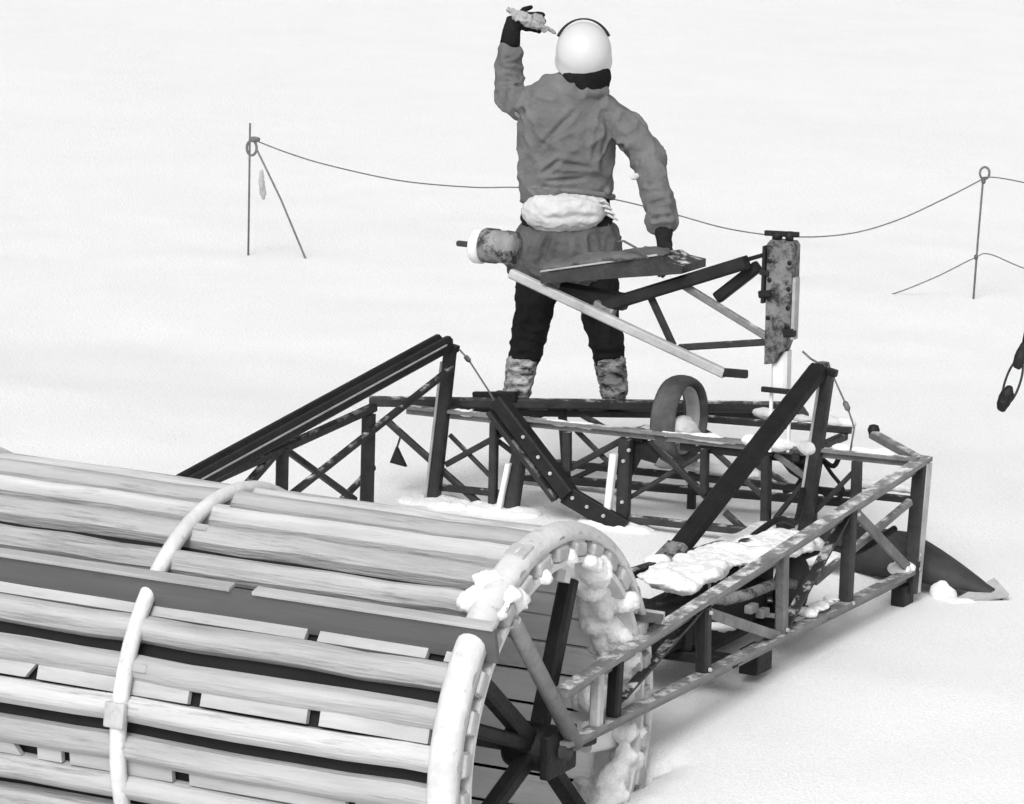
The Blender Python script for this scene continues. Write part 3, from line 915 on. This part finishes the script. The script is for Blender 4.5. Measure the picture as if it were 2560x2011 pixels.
revolve("flywheel", [(0, -0.03), (0.12, -0.03), (0.13, -0.02), (0.13, 0.02), (0.12, 0.03), (0.05, 0.035), (0, 0.035)], M["black"], EN, 28, 'X', (0.17, 0.42, 0.10))
revolve("air_cleaner", [(0, 0), (0.06, 0), (0.07, 0.01), (0.07, 0.08), (0.05, 0.10), (0, 0.10)], M["steel_dark"], EN, 24, 'Z', (0.02, 0.36, 0.18))
eb("engine_mount", (-0.27, -0.38, -0.03), (0.30, -0.32, 0.0), M["black"], 0.006)
eb("engine_mount", (-0.27, 0.22, -0.03), (0.30, 0.28, 0.0), M["black"], 0.006)

# crust of snow lying over the engine
SP = empty("snow_crust", W(-0.25, 1.85, 1.06), YAW)
tag(SP, "thick white snow crust lying over the black engine beside the drum", "snow crust")
rs = random.Random(5)
pc = []
for k in range(46):
    if k % 16 in (13, 14):
        continue
    q = k / 45
    y0 = -0.52 + 1.15 * q
    pc.append(E((0.02 + 0.10 * q + rs.uniform(-0.10, 0.10), y0, 0.035 - 0.05 * q + rs.uniform(-0.012, 0.02)), (rs.uniform(0.07, 0.10), rs.uniform(0.07, 0.11), rs.uniform(0.012, 0.022))))
fused("crust", pc, M["crust"], SP, 0.012, 7, 0.016, 9, (), 0.003, 26)

# ------------------------------------------------------------------ dark pointed runner past the right end of the frame
RN = empty("runner", W(0.0, 3.47, 0.62), YAW)
tag(RN, "dark pointed runner nose lying on the snow beyond the frame's right end", "runner")
rings, rim = [], []
K = 16
for i in range(K + 1):
    q = i / K
    s = -0.45 + 0.82 * q
    top = 0.27 - 0.205 * max(0, (q - 0.45) / 0.55) ** 1.1
    bot = 0.10 - 0.05 * max(0, (q - 0.5) / 0.5) if q < 0.8 else 0.075 - 0.03 * (q - 0.8) / 0.2
    hw = 0.10 * (1 - max(0, (q - 0.55) / 0.45) ** 1.7) + 0.004
    top = max(top, bot + 0.012)
    rings.append([Vector((s, -hw, bot)), Vector((s, -hw * 1.05, (top + bot) / 2)), Vector((s, -hw * 0.75, top - 0.012)), Vector((s, 0, top)), Vector((s, hw * 0.75, top - 0.012)), Vector((s, hw * 1.05, (top + bot) / 2)), Vector((s, hw, bot)), Vector((s, 0, bot - 0.008))])
v, f = loft_rings(rings)
o = mesh_obj("deck", v, f, M["hull"], RN, True)
rings = []
for i in range(K + 1):
    q = i / K
    s = 0.02 + 0.36 * q
    hw = 0.115 * (1 - q ** 2.0) + 0.004
    z = 0.015 + 0.035 * q ** 2
    rings.append([Vector((s, -hw, z)), Vector((s, -hw, z + 0.014)), Vector((s, hw, z + 0.014)), Vector((s, hw, z))])
v, f = loft_rings(rings)
mesh_obj("sole", v, f, M["pale"], RN)
tp = [(0.20, -0.110, 0.030), (0.395, 0.0, 0.055), (0.30, 0.05, 0.105), (0.20, -0.112, 0.044), (0.40, 0.0, 0.068), (0.31, 0.05, 0.118)]
mesh_obj("tip_plate", tp, [(0, 2, 1), (3, 4, 5), (0, 1, 4, 3), (1, 2, 5, 4), (2, 0, 3, 5)], M["pale"], RN)

def lump(name, loc, r, lab, seed):
    bmv = bmesh.new()
    bmesh.ops.create_icosphere(bmv, subdivisions=3, radius=1)
    for q in bmv.verts:
        d = 1 + 0.25 * noise.noise(q.co * 1.6 + Vector((seed, 0, 0)))
        q.co = Vector((q.co.x * r[0] * d, q.co.y * r[1] * d, q.co.z * r[2] * d))
    o = bm_obj(name, bmv, M["snow"], None, True)
    o.location = loc
    tag(o, lab, "snow lump")
    return o
lump("snow_lump", W(0.13, 3.40, 0.655), (0.06, 0.06, 0.075), "rounded white snow lump between the frame's right foot and the dark runner", 1.0)
lump("snow_lump", W(0.22, 3.36, 0.635), (0.09, 0.05, 0.035), "low white snow lump in front of the dark runner's tip", 5.0)
lump("snow_lump", W(-0.10, 0.545, 0.84), (0.06, 0.07, 0.06), "fist-sized white snow lump caught inside the drum's open end", 9.0)

# ------------------------------------------------------------------ the man
FIG_S = 1 / 481.0
PN = empty("person", (0.2465, 0.5050, 1.190), rot=(0, math.radians(-1.64), 0))
tag(PN, "person seen from behind in white helmet and grey jacket, left arm raised", "person")
def fg(x, y, d=0.0):
    """figure drawing units: x across, y down from 850 at the sole, d metres away from the viewer"""
    return Vector(((x - 1205) * FIG_S, d, (850 - y) / 477.0 - d * 0.194 + 0.028))
def lf(*secs, seg=22):
    return body_loft([(fg(x, y, d), rx * FIG_S, ry * FIG_S) for x, y, d, rx, ry in secs], seg)

# body: one continuous figure from crown to soles (mostly under the clothing)
head_c = fg(1241, 112, 0.02)
def hp(x, y, z): return head_c + Vector((x, y, z))
body = [E(head_c, (0.075, 0.092, 0.108)), E(hp(0, 0.062, -0.065), (0.048, 0.035, 0.045)), E(hp(0, 0.098, -0.012), (0.014, 0.02, 0.024)), E(hp(0, 0.085, 0.022), (0.05, 0.012, 0.012)),
        E(hp(0, 0.088, -0.055), (0.024, 0.011, 0.007)), E(hp(-0.078, 0.0, -0.005), (0.010, 0.02, 0.032)), E(hp(0.078, 0.0, -0.005), (0.010, 0.02, 0.032)),
        lf((1240, 205, 0, 30, 32), (1241, 150, 0.01, 28, 30)),
        lf((1205, 470, 0, 80, 55), (1205, 420, 0, 76, 50), (1205, 330, 0, 80, 50), (1206, 250, 0, 84, 50), (1215, 212, 0, 70, 42)),
        lf((1118, 228, 0.0, 26, 26), (1100, 215, 0.1, 24, 24), (1084, 200, 0.20, 22, 22), (1083, 150, 0.21, 20, 20), (1086, 60, 0.2, 13, 15)),
        lf((1290, 246, 0.0, 22, 22), (1345, 290, -0.03, 22, 22), (1374, 332, -0.07, 22, 22), (1390, 400, -0.16, 20, 20), (1406, 505, -0.28, 13, 15)),
        lf((1158, 500, 0, 42, 46), (1144, 600, 0, 36, 40), (1128, 690, 0.02, 27, 30), (1112, 760, 0, 22, 25), (1100, 838, -0.02, 16, 19)),
        lf((1256, 500, 0, 42, 46), (1270, 600, 0, 36, 40), (1278, 680, 0.02, 27, 30), (1291, 760, 0, 22, 25), (1304, 838, -0.02, 16, 19))]
bo = fused("body", body, M["skin"], PN, 0.011, 3)
hair = fused("hair", [E(hp(0, -0.03, 0.0), (0.084, 0.085, 0.09))], M["hair"], PN, 0.012, 2, 0.004, 30)

# jacket
jk = [lf((1238, 176, 0.0, 44, 46), (1228, 196, 0, 78, 52), (1216, 216, 0, 102, 58), (1208, 250, 0, 106, 64), (1203, 300, 0, 102, 66), (1203, 350, 0, 101, 64), (1204, 392, 0, 103, 62), (1207, 408, 0, 99, 58), seg=30),
      lf((1130, 218, 0.0, 36, 38), (1104, 214, 0.08, 35, 36), (1086, 203, 0.17, 33, 35), (1082, 172, 0.21, 29, 32), (1082, 130, 0.215, 28, 30), (1083, 92, 0.205, 27, 28)),
      lf((1288, 238, 0.0, 36, 40), (1322, 262, -0.01, 38, 41), (1353, 302, -0.04, 37, 39), (1376, 340, -0.08, 36, 37), (1388, 392, -0.15, 34, 35), (1399, 446, -0.22, 31, 33), (1406, 482, -0.26, 29, 30)),
      E(fg(1380, 328, -0.09), (0.058, 0.05, 0.045)), E(fg(1078, 205, 0.19), (0.055, 0.05, 0.05)),
      E(fg(1245, 192, -0.02), (0.10, 0.09, 0.045)), E(fg(1290, 222, 0.0), (0.075, 0.085, 0.05), Matrix.Rotation(0.62, 3, 'Y')), E(fg(1290, 400, 0.0), (0.03, 0.09, 0.04))]
F = fg
jc = []
def crease(x0, y0, x1, y1, w=0.016, A=0.012, d=-0.13):
    jc.append((F(x0, y0, d), F(x1, y1, d), w * 0.75, A * 1.5))
crease(1280, 225, 1262, 345, 0.020, 0.016); crease(1262, 340, 1310, 415, 0.018, 0.012)
crease(1110, 400, 1190, 340, 0.014, 0.012); crease(1185, 345, 1290, 365, 0.016, 0.008); crease(1120, 385, 1240, 380, 0.012, 0.008)
crease(1225, 235, 1130, 330, 0.016, 0.006); crease(1120, 250, 1100, 215, 0.014, 0.012, -0.06); crease(1195, 190, 1240, 205, 0.012, 0.006, -0.09)
crease(1310, 312, 1365, 298, 0.014, 0.014, -0.09); crease(1355, 345, 1395, 355, 0.012, 0.013, -0.14); crease(1345, 240, 1380, 270, 0.014, 0.008, -0.06)
crease(1365, 440, 1425, 425, 0.013, 0.010, -0.27); crease(1360, 390, 1410, 405, 0.013, 0.009, -0.22); crease(1378, 470, 1430, 462, 0.012, 0.010, -0.30)
crease(1055, 195, 1110, 172, 0.013, 0.013, 0.15); crease(1055, 150, 1110, 158, 0.012, 0.007, 0.14); crease(1060, 118, 1110, 112, 0.012, 0.007, 0.14); crease(1105, 205, 1150, 190, 0.013, 0.012, -0.02)
jacket = fused("jacket", jk, M["jacket"], PN, 0.0075, 3, 0.010, 6, jc, 0.0065, 11)
tube("jacket_hem", [F(1205 + 97 * math.cos(a), 404 + 11 * math.cos(a), 0.122 * math.sin(a)) for a in [2 * math.pi * k / 36 for k in range(36)]], 0.014, M["jacket"], PN, 8, True)
# flared coat skirt below the belt
sk = [(F(1120, 500, -0.13), F(1085, 550, -0.15), 0.016, 0.016), (F(1165, 498, -0.14), F(1150, 560, -0.16), 0.014, 0.014), (F(1255, 498, -0.14), F(1262, 556, -0.16), 0.014, 0.016), (F(1210, 505, -0.14), F(1205, 568, -0.16), 0.013, 0.010), (F(1305, 500, -0.1), F(1312, 540, -0.12), 0.014, 0.014)]
fused("coat_skirt", [lf((1210, 474, 0, 103, 66), (1209, 500, 0, 112, 72), (1202, 535, -0.01, 124, 78), (1198, 560, -0.01, 130, 80), (1198, 572, -0.01, 122, 76), seg=30), E(F(1095, 552, -0.02), (0.065, 0.10, 0.035), Matrix.Rotation(0.3, 3, 'Y'))], M["canvas"], PN, 0.009, 4, 0.008, 9, sk, 0.005, 16)
# torn white lining at the right elbow
fused("sleeve_tear", [E(F(1345, 378, -0.15), (0.022, 0.012, 0.010)), E(F(1352, 374, -0.155), (0.016, 0.012, 0.014), Matrix.Rotation(0.6, 3, 'Y'))], M["cloth"], PN, 0.006, 2, 0.003, 40)

# hood collar below the helmet
fused("hood", [lf((1242, 184, 0.0, 50, 50), (1243, 165, 0.0, 56, 54), (1243, 146, 0.01, 54, 54)), E(F(1278, 165, 0.0), (0.035, 0.08, 0.045))], M["collar"], PN, 0.008, 6, 0.002, 14, (), 0.001, 30)

# helmet: dome tipped back as he looks up
HT = Matrix.Rotation(math.radians(32), 3, 'X')
def dome(name, rx, ry, h, m, lip, parent):
    prof = [(0.0, h)]
    for k in range(1, 13):
        a = math.pi / 2 * (1 - k / 12)
        prof.append((math.cos(a), h * math.sin(a)))
    prof += [(1.0, -0.035), (1.03, -0.045), (1.03, -0.052), (0.96, -0.052)]
    v, f = revolve_data([(r, z) for r, z in prof], 44)
    v = [HT @ Vector((x * rx, y * ry, z)) for x, y, z in v]
    o = mesh_obj(name, v, f, m, parent, True)
    bmv = bmesh.new(); bmv.from_mesh(o.data); bmesh.ops.remove_doubles(bmv, verts=bmv.verts[:], dist=1e-5); bmesh.ops.recalc_face_normals(bmv, faces=bmv.faces[:]); bmv.to_mesh(o.data); bmv.free()
    return o
hc = F(1240, 108, 0.01)
hel = dome("helmet", 0.123, 0.142, 0.125, M["helmet"], 0, PN)
hel.location = hc
tube("ear_defender_band", [hc + Vector((0.127 * math.sin(a), 0.035, 0.145 * math.cos(a) - 0.004)) for a in [math.radians(-62 + 124 * k / 24) for k in range(25)]], [0.0035 + 0.0035 * abs(k - 12) / 12 for k in range(25)], M["black"], PN, 8)
v, f = revolve_data([(0.118, -0.045), (0.124, -0.052), (0.122, -0.062), (0.114, -0.062), (0.112, -0.05)], 40)
o = mesh_obj("helmet_band", [HT @ Vector((x, y * 1.14, z)) for x, y, z in v], f, M["black"], PN, True); o.location = hc

# trousers
tc_ = []
for x0, y0, x1, y1, A in ((1075, 775, 1130, 765, 0.010), (1075, 792, 1130, 800, 0.010), (1080, 755, 1135, 745, 0.008), (1262, 772, 1330, 765, 0.010), (1265, 790, 1330, 798, 0.010), (1258, 752, 1325, 748, 0.007)):
    tc_.append((F(x0, y0, -0.07), F(x1, y1, -0.07), 0.012, A))
fused("trousers", [lf((1205, 412, 0, 90, 56), (1205, 460, 0, 98, 62), (1205, 520, 0, 102, 66), (1205, 550, 0, 100, 64), seg=28),
                   lf((1156, 520, 0, 51, 56), (1143, 600, 0, 46, 50), (1129, 680, 0.015, 39, 43), (1114, 755, 0.0, 33, 37), (1107, 785, -0.01, 27, 30)),
                   lf((1258, 520, 0, 51, 56), (1270, 600, 0, 46, 50), (1277, 665, 0.015, 41, 44), (1290, 740, 0.0, 34, 38), (1298, 785, -0.01, 27, 30))], M["trousers"], PN, 0.009, 4, 0.006, 9, tc_, 0.006, 14)
# pale boots with crumpled gaiters
for (xa, xb, nm) in ((1105, 1097, "left"), (1299, 1306, "right")):
    bc = [(F(xa - 40, y, -0.08), F(xa + 40, y + dy, -0.08), 0.010, 0.008) for y, dy in ((776, -8), (792, 6), (806, -5), (820, 7))]
    fused("boot", [lf((xa + (4 if nm == 'left' else -4), 764, -0.01, 33, 36), (xa, 790, -0.01, 33, 36), ((xa + xb) / 2, 812, -0.015, 30, 33), (xb, 838, -0.02, 30, 34)),
                   E(F(xb, 843, 0.11), (0.052, 0.11, 0.042)), E(F(xb, 847, 0.05), (0.052, 0.15, 0.02))], M["boot"], PN, 0.008, 3, 0.004, 26, bc, 0.003, 40)
    box("boot_sole", F(xb, 850, 0.0) + Vector((-0.052, -0.085, -0.026)), F(xb, 850, 0.0) + Vector((0.052, 0.22, 0.0)), M["rubber"], PN, 0.012)

# pale cloth bunched round his hips
cc = [(F(1195, 430, -0.17), F(1255, 424, -0.17), 0.010, 0.014), (F(1250, 424, -0.17), F(1290, 446, -0.15), 0.010, 0.014), (F(1130, 468, -0.18), F(1260, 462, -0.18), 0.014, 0.007), (F(1125, 420, -0.15), F(1200, 440, -0.18), 0.014, 0.007), (F(1210, 455, -0.17), F(1285, 465, -0.15), 0.012, 0.008)]
fused("hip_cloth", [E(F(1198, 448, -0.085), (0.19, 0.095, 0.098)), E(F(1168, 446, -0.08), (0.125, 0.072, 0.072)), E(F(1235, 440, -0.08), (0.125, 0.07, 0.066)), E(F(1198, 466, -0.08), (0.13, 0.07, 0.058))], M["cloth"], PN, 0.008, 4, 0.005, 14, cc, 0.003, 26)
for k in range(4):
    a0 = F(1272 + k * 6, 428 + k * 9, -0.13)
    tube("loose_strap", [a0, a0 + Vector((0.022, -0.01, 0.006 - 0.006 * k)), a0 + Vector((0.045, -0.012, -0.012 - 0.004 * k))], [0.007, 0.006, 0.003], M["cloth"], PN, 6)

# gloves: palm, four unequal fingers and a thumb
def glove(wrist, dirv, palm_n, thumb_side, cuff_from, m, curl, sc=1.0):
    dirv = dirv.normalized(); palm_n = (palm_n - dirv * palm_n.dot(dirv)).normalized()
    side = dirv.cross(palm_n).normalized() * thumb_side
    P = []
    P.append(body_loft([(cuff_from, 0.046, 0.046), (cuff_from.lerp(wrist, 0.6), 0.040, 0.040), (wrist, 0.034, 0.036), (wrist + dirv * 0.03 * sc, 0.036, 0.034)], 16))
    c1, c2 = wrist + dirv * 0.02 * sc, wrist + dirv * 0.095 * sc
    P.append(body_loft([(c1 + side * 0.004, 0.030, 0.020), (c1.lerp(c2, 0.5), 0.045, 0.021), (c2, 0.046, 0.019)], 16, palm_n))
    P.append(ellipsoid_data(c1.lerp(c2, 0.5), (0.036, 0.036, 0.030), 14, 10))
    for j, L in enumerate((0.078, 0.088, 0.082, 0.062)):
        off = side * (0.034 - j * 0.0225)
        b0 = c2 + off - dirv * 0.01
        p = [b0]
        ang, d = 0.0, dirv + side * (0.10 - 0.07 * j)
        for seg_i, fr in enumerate((0.45, 0.32, 0.23)):
            ang += curl * (0.7 if seg_i == 0 else 1.0) * (1 + 0.12 * j)
            p.append(p[-1] + (d.normalized() * math.cos(ang) + palm_n * math.sin(ang)) * L * fr * sc)
        P.append(tube_data(p, [0.0125, 0.0120, 0.0112, 0.0095], 10))
        P.append(ellipsoid_data(p[-1], (0.0095,) * 3, 10, 8))
    tb0 = c1 + side * 0.028 + dirv * 0.01
    t1 = tb0 + (side * 0.7 + dirv * 0.6 + palm_n * 0.25).normalized() * 0.042 * sc
    t2 = t1 + (side * 0.35 + dirv * 0.85 + palm_n * 0.35).normalized() * 0.034 * sc
    P.append(tube_data([tb0, t1, t2], [0.016, 0.014, 0.011], 10))
    P.append(ellipsoid_data(t2, (0.011,) * 3, 10, 8))
    return fused("glove", P, m, PN, 0.0055, 2, 0.0015, 30)
glove(F(1090, 36, 0.2), Vector((0.93, 0.12, -0.02)), Vector((0.1, 0.9, -0.3)), 1, F(1084, 84, 0.205), M["trousers"], 0.42)
glove(F(1407, 512, -0.29), Vector((0.10, -0.25, -0.85)), Vector((-0.8, -0.4, 0.1)), -1, F(1405, 478, -0.262), M["trousers"], 0.28)

# ragged cloth in the raised hand
RGc = empty("rag", PN.location + Vector(fg(1090, 40, 0.2)))
tag(RGc, "ragged grey cloth held in the person's raised left glove", "rag")
def rg(x, y, d=0.0): return Vector(((x - 1090) * FIG_S - 0.045 * 0, d, (40 - y) / 477.0))
rgs = []
for x, y, d, a, b, c in ((1062, 16, -0.02, .022, .012, .008), (1078, 24, -0.03, .03, .014, .014), (1096, 33, -0.035, .032, .016, .016), (1113, 43, -0.03, .026, .014, .013), (1128, 50, -0.02, .026, .010, .006), (1146, 55, -0.01, .028, .008, .004), (1122, 32, -0.01, .03, .012, .012)):
    rgs.append(ellipsoid_data(rg(x, y, d), (a * 1.15, b, c * 1.8), 14, 10, Matrix.Rotation(0.5, 3, 'Y')))
fused("rag_cloth", rgs, M["rag"], RGc, 0.005, 2, 0.006, 28, (), 0.004, 50)

# ------------------------------------------------------------------ rope barrier on the snow behind
def post_obj(name, lab, base, tilt_top, h, loop):
    e = empty(name, base)
    tag(e, lab, "post", "stakes of the rope barrier")
    tube("stake", [(0, 0, -0.12), tuple(Vector(tilt_top) * 0.5), tilt_top], 0.0062, M["rope"], e, 8)
    return e
gz = lambda p: Vector((p[0], p[1], ground_z(p[0], p[1])))
b1 = Vector((-1.6435, 7.549, 0.70)); b2 = Vector((2.7088, 6.585, 0.70))
p1 = post_obj("rope_stake", "thin stake with a slanting stay and hanging rag, left of the man", b1, (0.0, 0.0, 0.824), 0.82, 0)
tube("stay", [(0.045, 0, 0.66), (0.20, -0.04, 0.36), (0.36, -0.08, 0.0), (0.38, -0.085, -0.10)], 0.0065, M["rope"], p1, 8)
tube("loop", [(0.012 + 0.030 * math.cos(a), 0, 0.672 + 0.046 * math.sin(a)) for a in [2 * math.pi * k / 18 for k in range(18)]], 0.008, M["rope"], p1, 8, True)
fused("knot", [E((0.03, 0, 0.725), (0.035, 0.02, 0.018))], M["rope"], p1, 0.006, 1, 0.005, 50)
fused("rag", [E((0.075, 0, 0.46), (0.020, 0.010, 0.085)), E((0.088, 0, 0.40), (0.018, 0.008, 0.05))], M["pale"], p1, 0.007, 1, 0.006, 30)
p2 = post_obj("rope_stake", "thin bare stake carrying two ropes, at the right behind the frame", b2, (0.028, 0.0, 0.74), 0.74, 1)
tube("loop", [(0.035 + 0.028 * math.cos(a), 0, 0.765 + 0.036 * math.sin(a)) for a in [2 * math.pi * k / 16 for k in range(16)]], 0.007, M["rope"], p2, 8, True)
fused("knot", [E((0.03, 0, 0.72), (0.014, 0.014, 0.022)), E((0.008, 0, 0.265), (0.014, 0.014, 0.018))], M["rope"], p2, 0.006, 1, 0.003, 50)

def spline(pts, n=8):
    P = [Vector(p) for p in pts]
    out = []
    for i in range(len(P) - 1):
        p0, p1_, p2_, p3 = P[max(i - 1, 0)], P[i], P[i + 1], P[min(i + 2, len(P) - 1)]
        for k in range(n):
            t = k / n
            out.append(0.5 * ((2 * p1_) + (p2_ - p0) * t + (2 * p0 - 5 * p1_ + 4 * p2_ - p3) * t * t + (3 * p1_ - p0 - 3 * p2_ + p3) * t ** 3))
    out.append(P[-1])
    return out
r1 = [(-1.61, 7.54, 1.42), (-1.40, 7.495, 1.352), (-1.148, 7.44, 1.291), (-0.713, 7.343, 1.223), (-0.282, 7.248, 1.208), (0.003, 7.185, 1.223), (0.287, 7.122, 1.218), (0.62, 7.05, 1.178), (0.938, 6.977, 1.116), (1.276, 6.902, 1.045),
      (1.638, 6.822, 1.021), (1.968, 6.749, 1.058), (2.238, 6.689, 1.151), (2.505, 6.63, 1.293), (2.711, 6.584, 1.417), (2.737, 6.579, 1.440), (2.85, 6.555, 1.440), (3.1, 6.50, 1.40), (3.8, 6.34, 1.27)]
o = tube("barrier_rope", spline(r1), 0.0042, M["rope"], None, 6)
tag(o, "upper rope sagging from the left stake behind the man to the right stake", "rope")
r2 = [(1.70, 6.80, 0.60), (1.943, 6.755, 0.655), (2.203, 6.697, 0.700), (2.471, 6.638, 0.821), (2.70, 6.586, 0.955), (2.791, 6.567, 0.987), (2.995, 6.522, 0.915), (3.4, 6.43, 0.80)]
o = tube("barrier_rope", spline(r2), 0.0038, M["rope"], None, 6)
tag(o, "lower rope rising from the snow to the middle of the right stake", "rope")

# ------------------------------------------------------------------ sling hanging from above at the right
SL = empty("sling_line", (2.178, 0.5, 1.227))
tag(SL, "black sling line with oval steel link hanging at the right edge", "sling")
tube("line", [(0.088, 0, 0.28), (0.104, 0, 0.37), (0.16, 0.02, 0.70), (0.32, 0.04, 1.7), (0.95, 0.08, 5.5)], [0.013, 0.017, 0.017, 0.017, 0.017], M["black"], SL, 10)
fused("splice", [body_loft([((0.094, 0, 0.30), 0.018, 0.018), ((0.078, 0, 0.245), 0.030, 0.026), ((0.062, 0, 0.195), 0.022, 0.02)], 14)], M["black"], SL, 0.006, 2, 0.003, 40)
lk = []
for k in range(32):
    a = 2 * math.pi * k / 32
    u, w_ = 0.033 * math.copysign(abs(math.cos(a)) ** 0.8, math.cos(a)), 0.100 * math.sin(a)
    lk.append((0.046 + u * 0.965 + w_ * 0.262, 0, 0.126 - u * 0.262 + w_ * 0.965))
tube("link", lk, 0.0055, M["steel_dark"], SL, 8, True)
fused("weight", [body_loft([((0.034, 0, 0.100), 0.018, 0.02), ((0.026, 0, 0.075), 0.031, 0.028), ((0.008, 0, 0.025), 0.031, 0.028), ((0.0, 0, 0.0), 0.02, 0.02)], 14)], M["black"], SL, 0.006, 2, 0.003, 40)
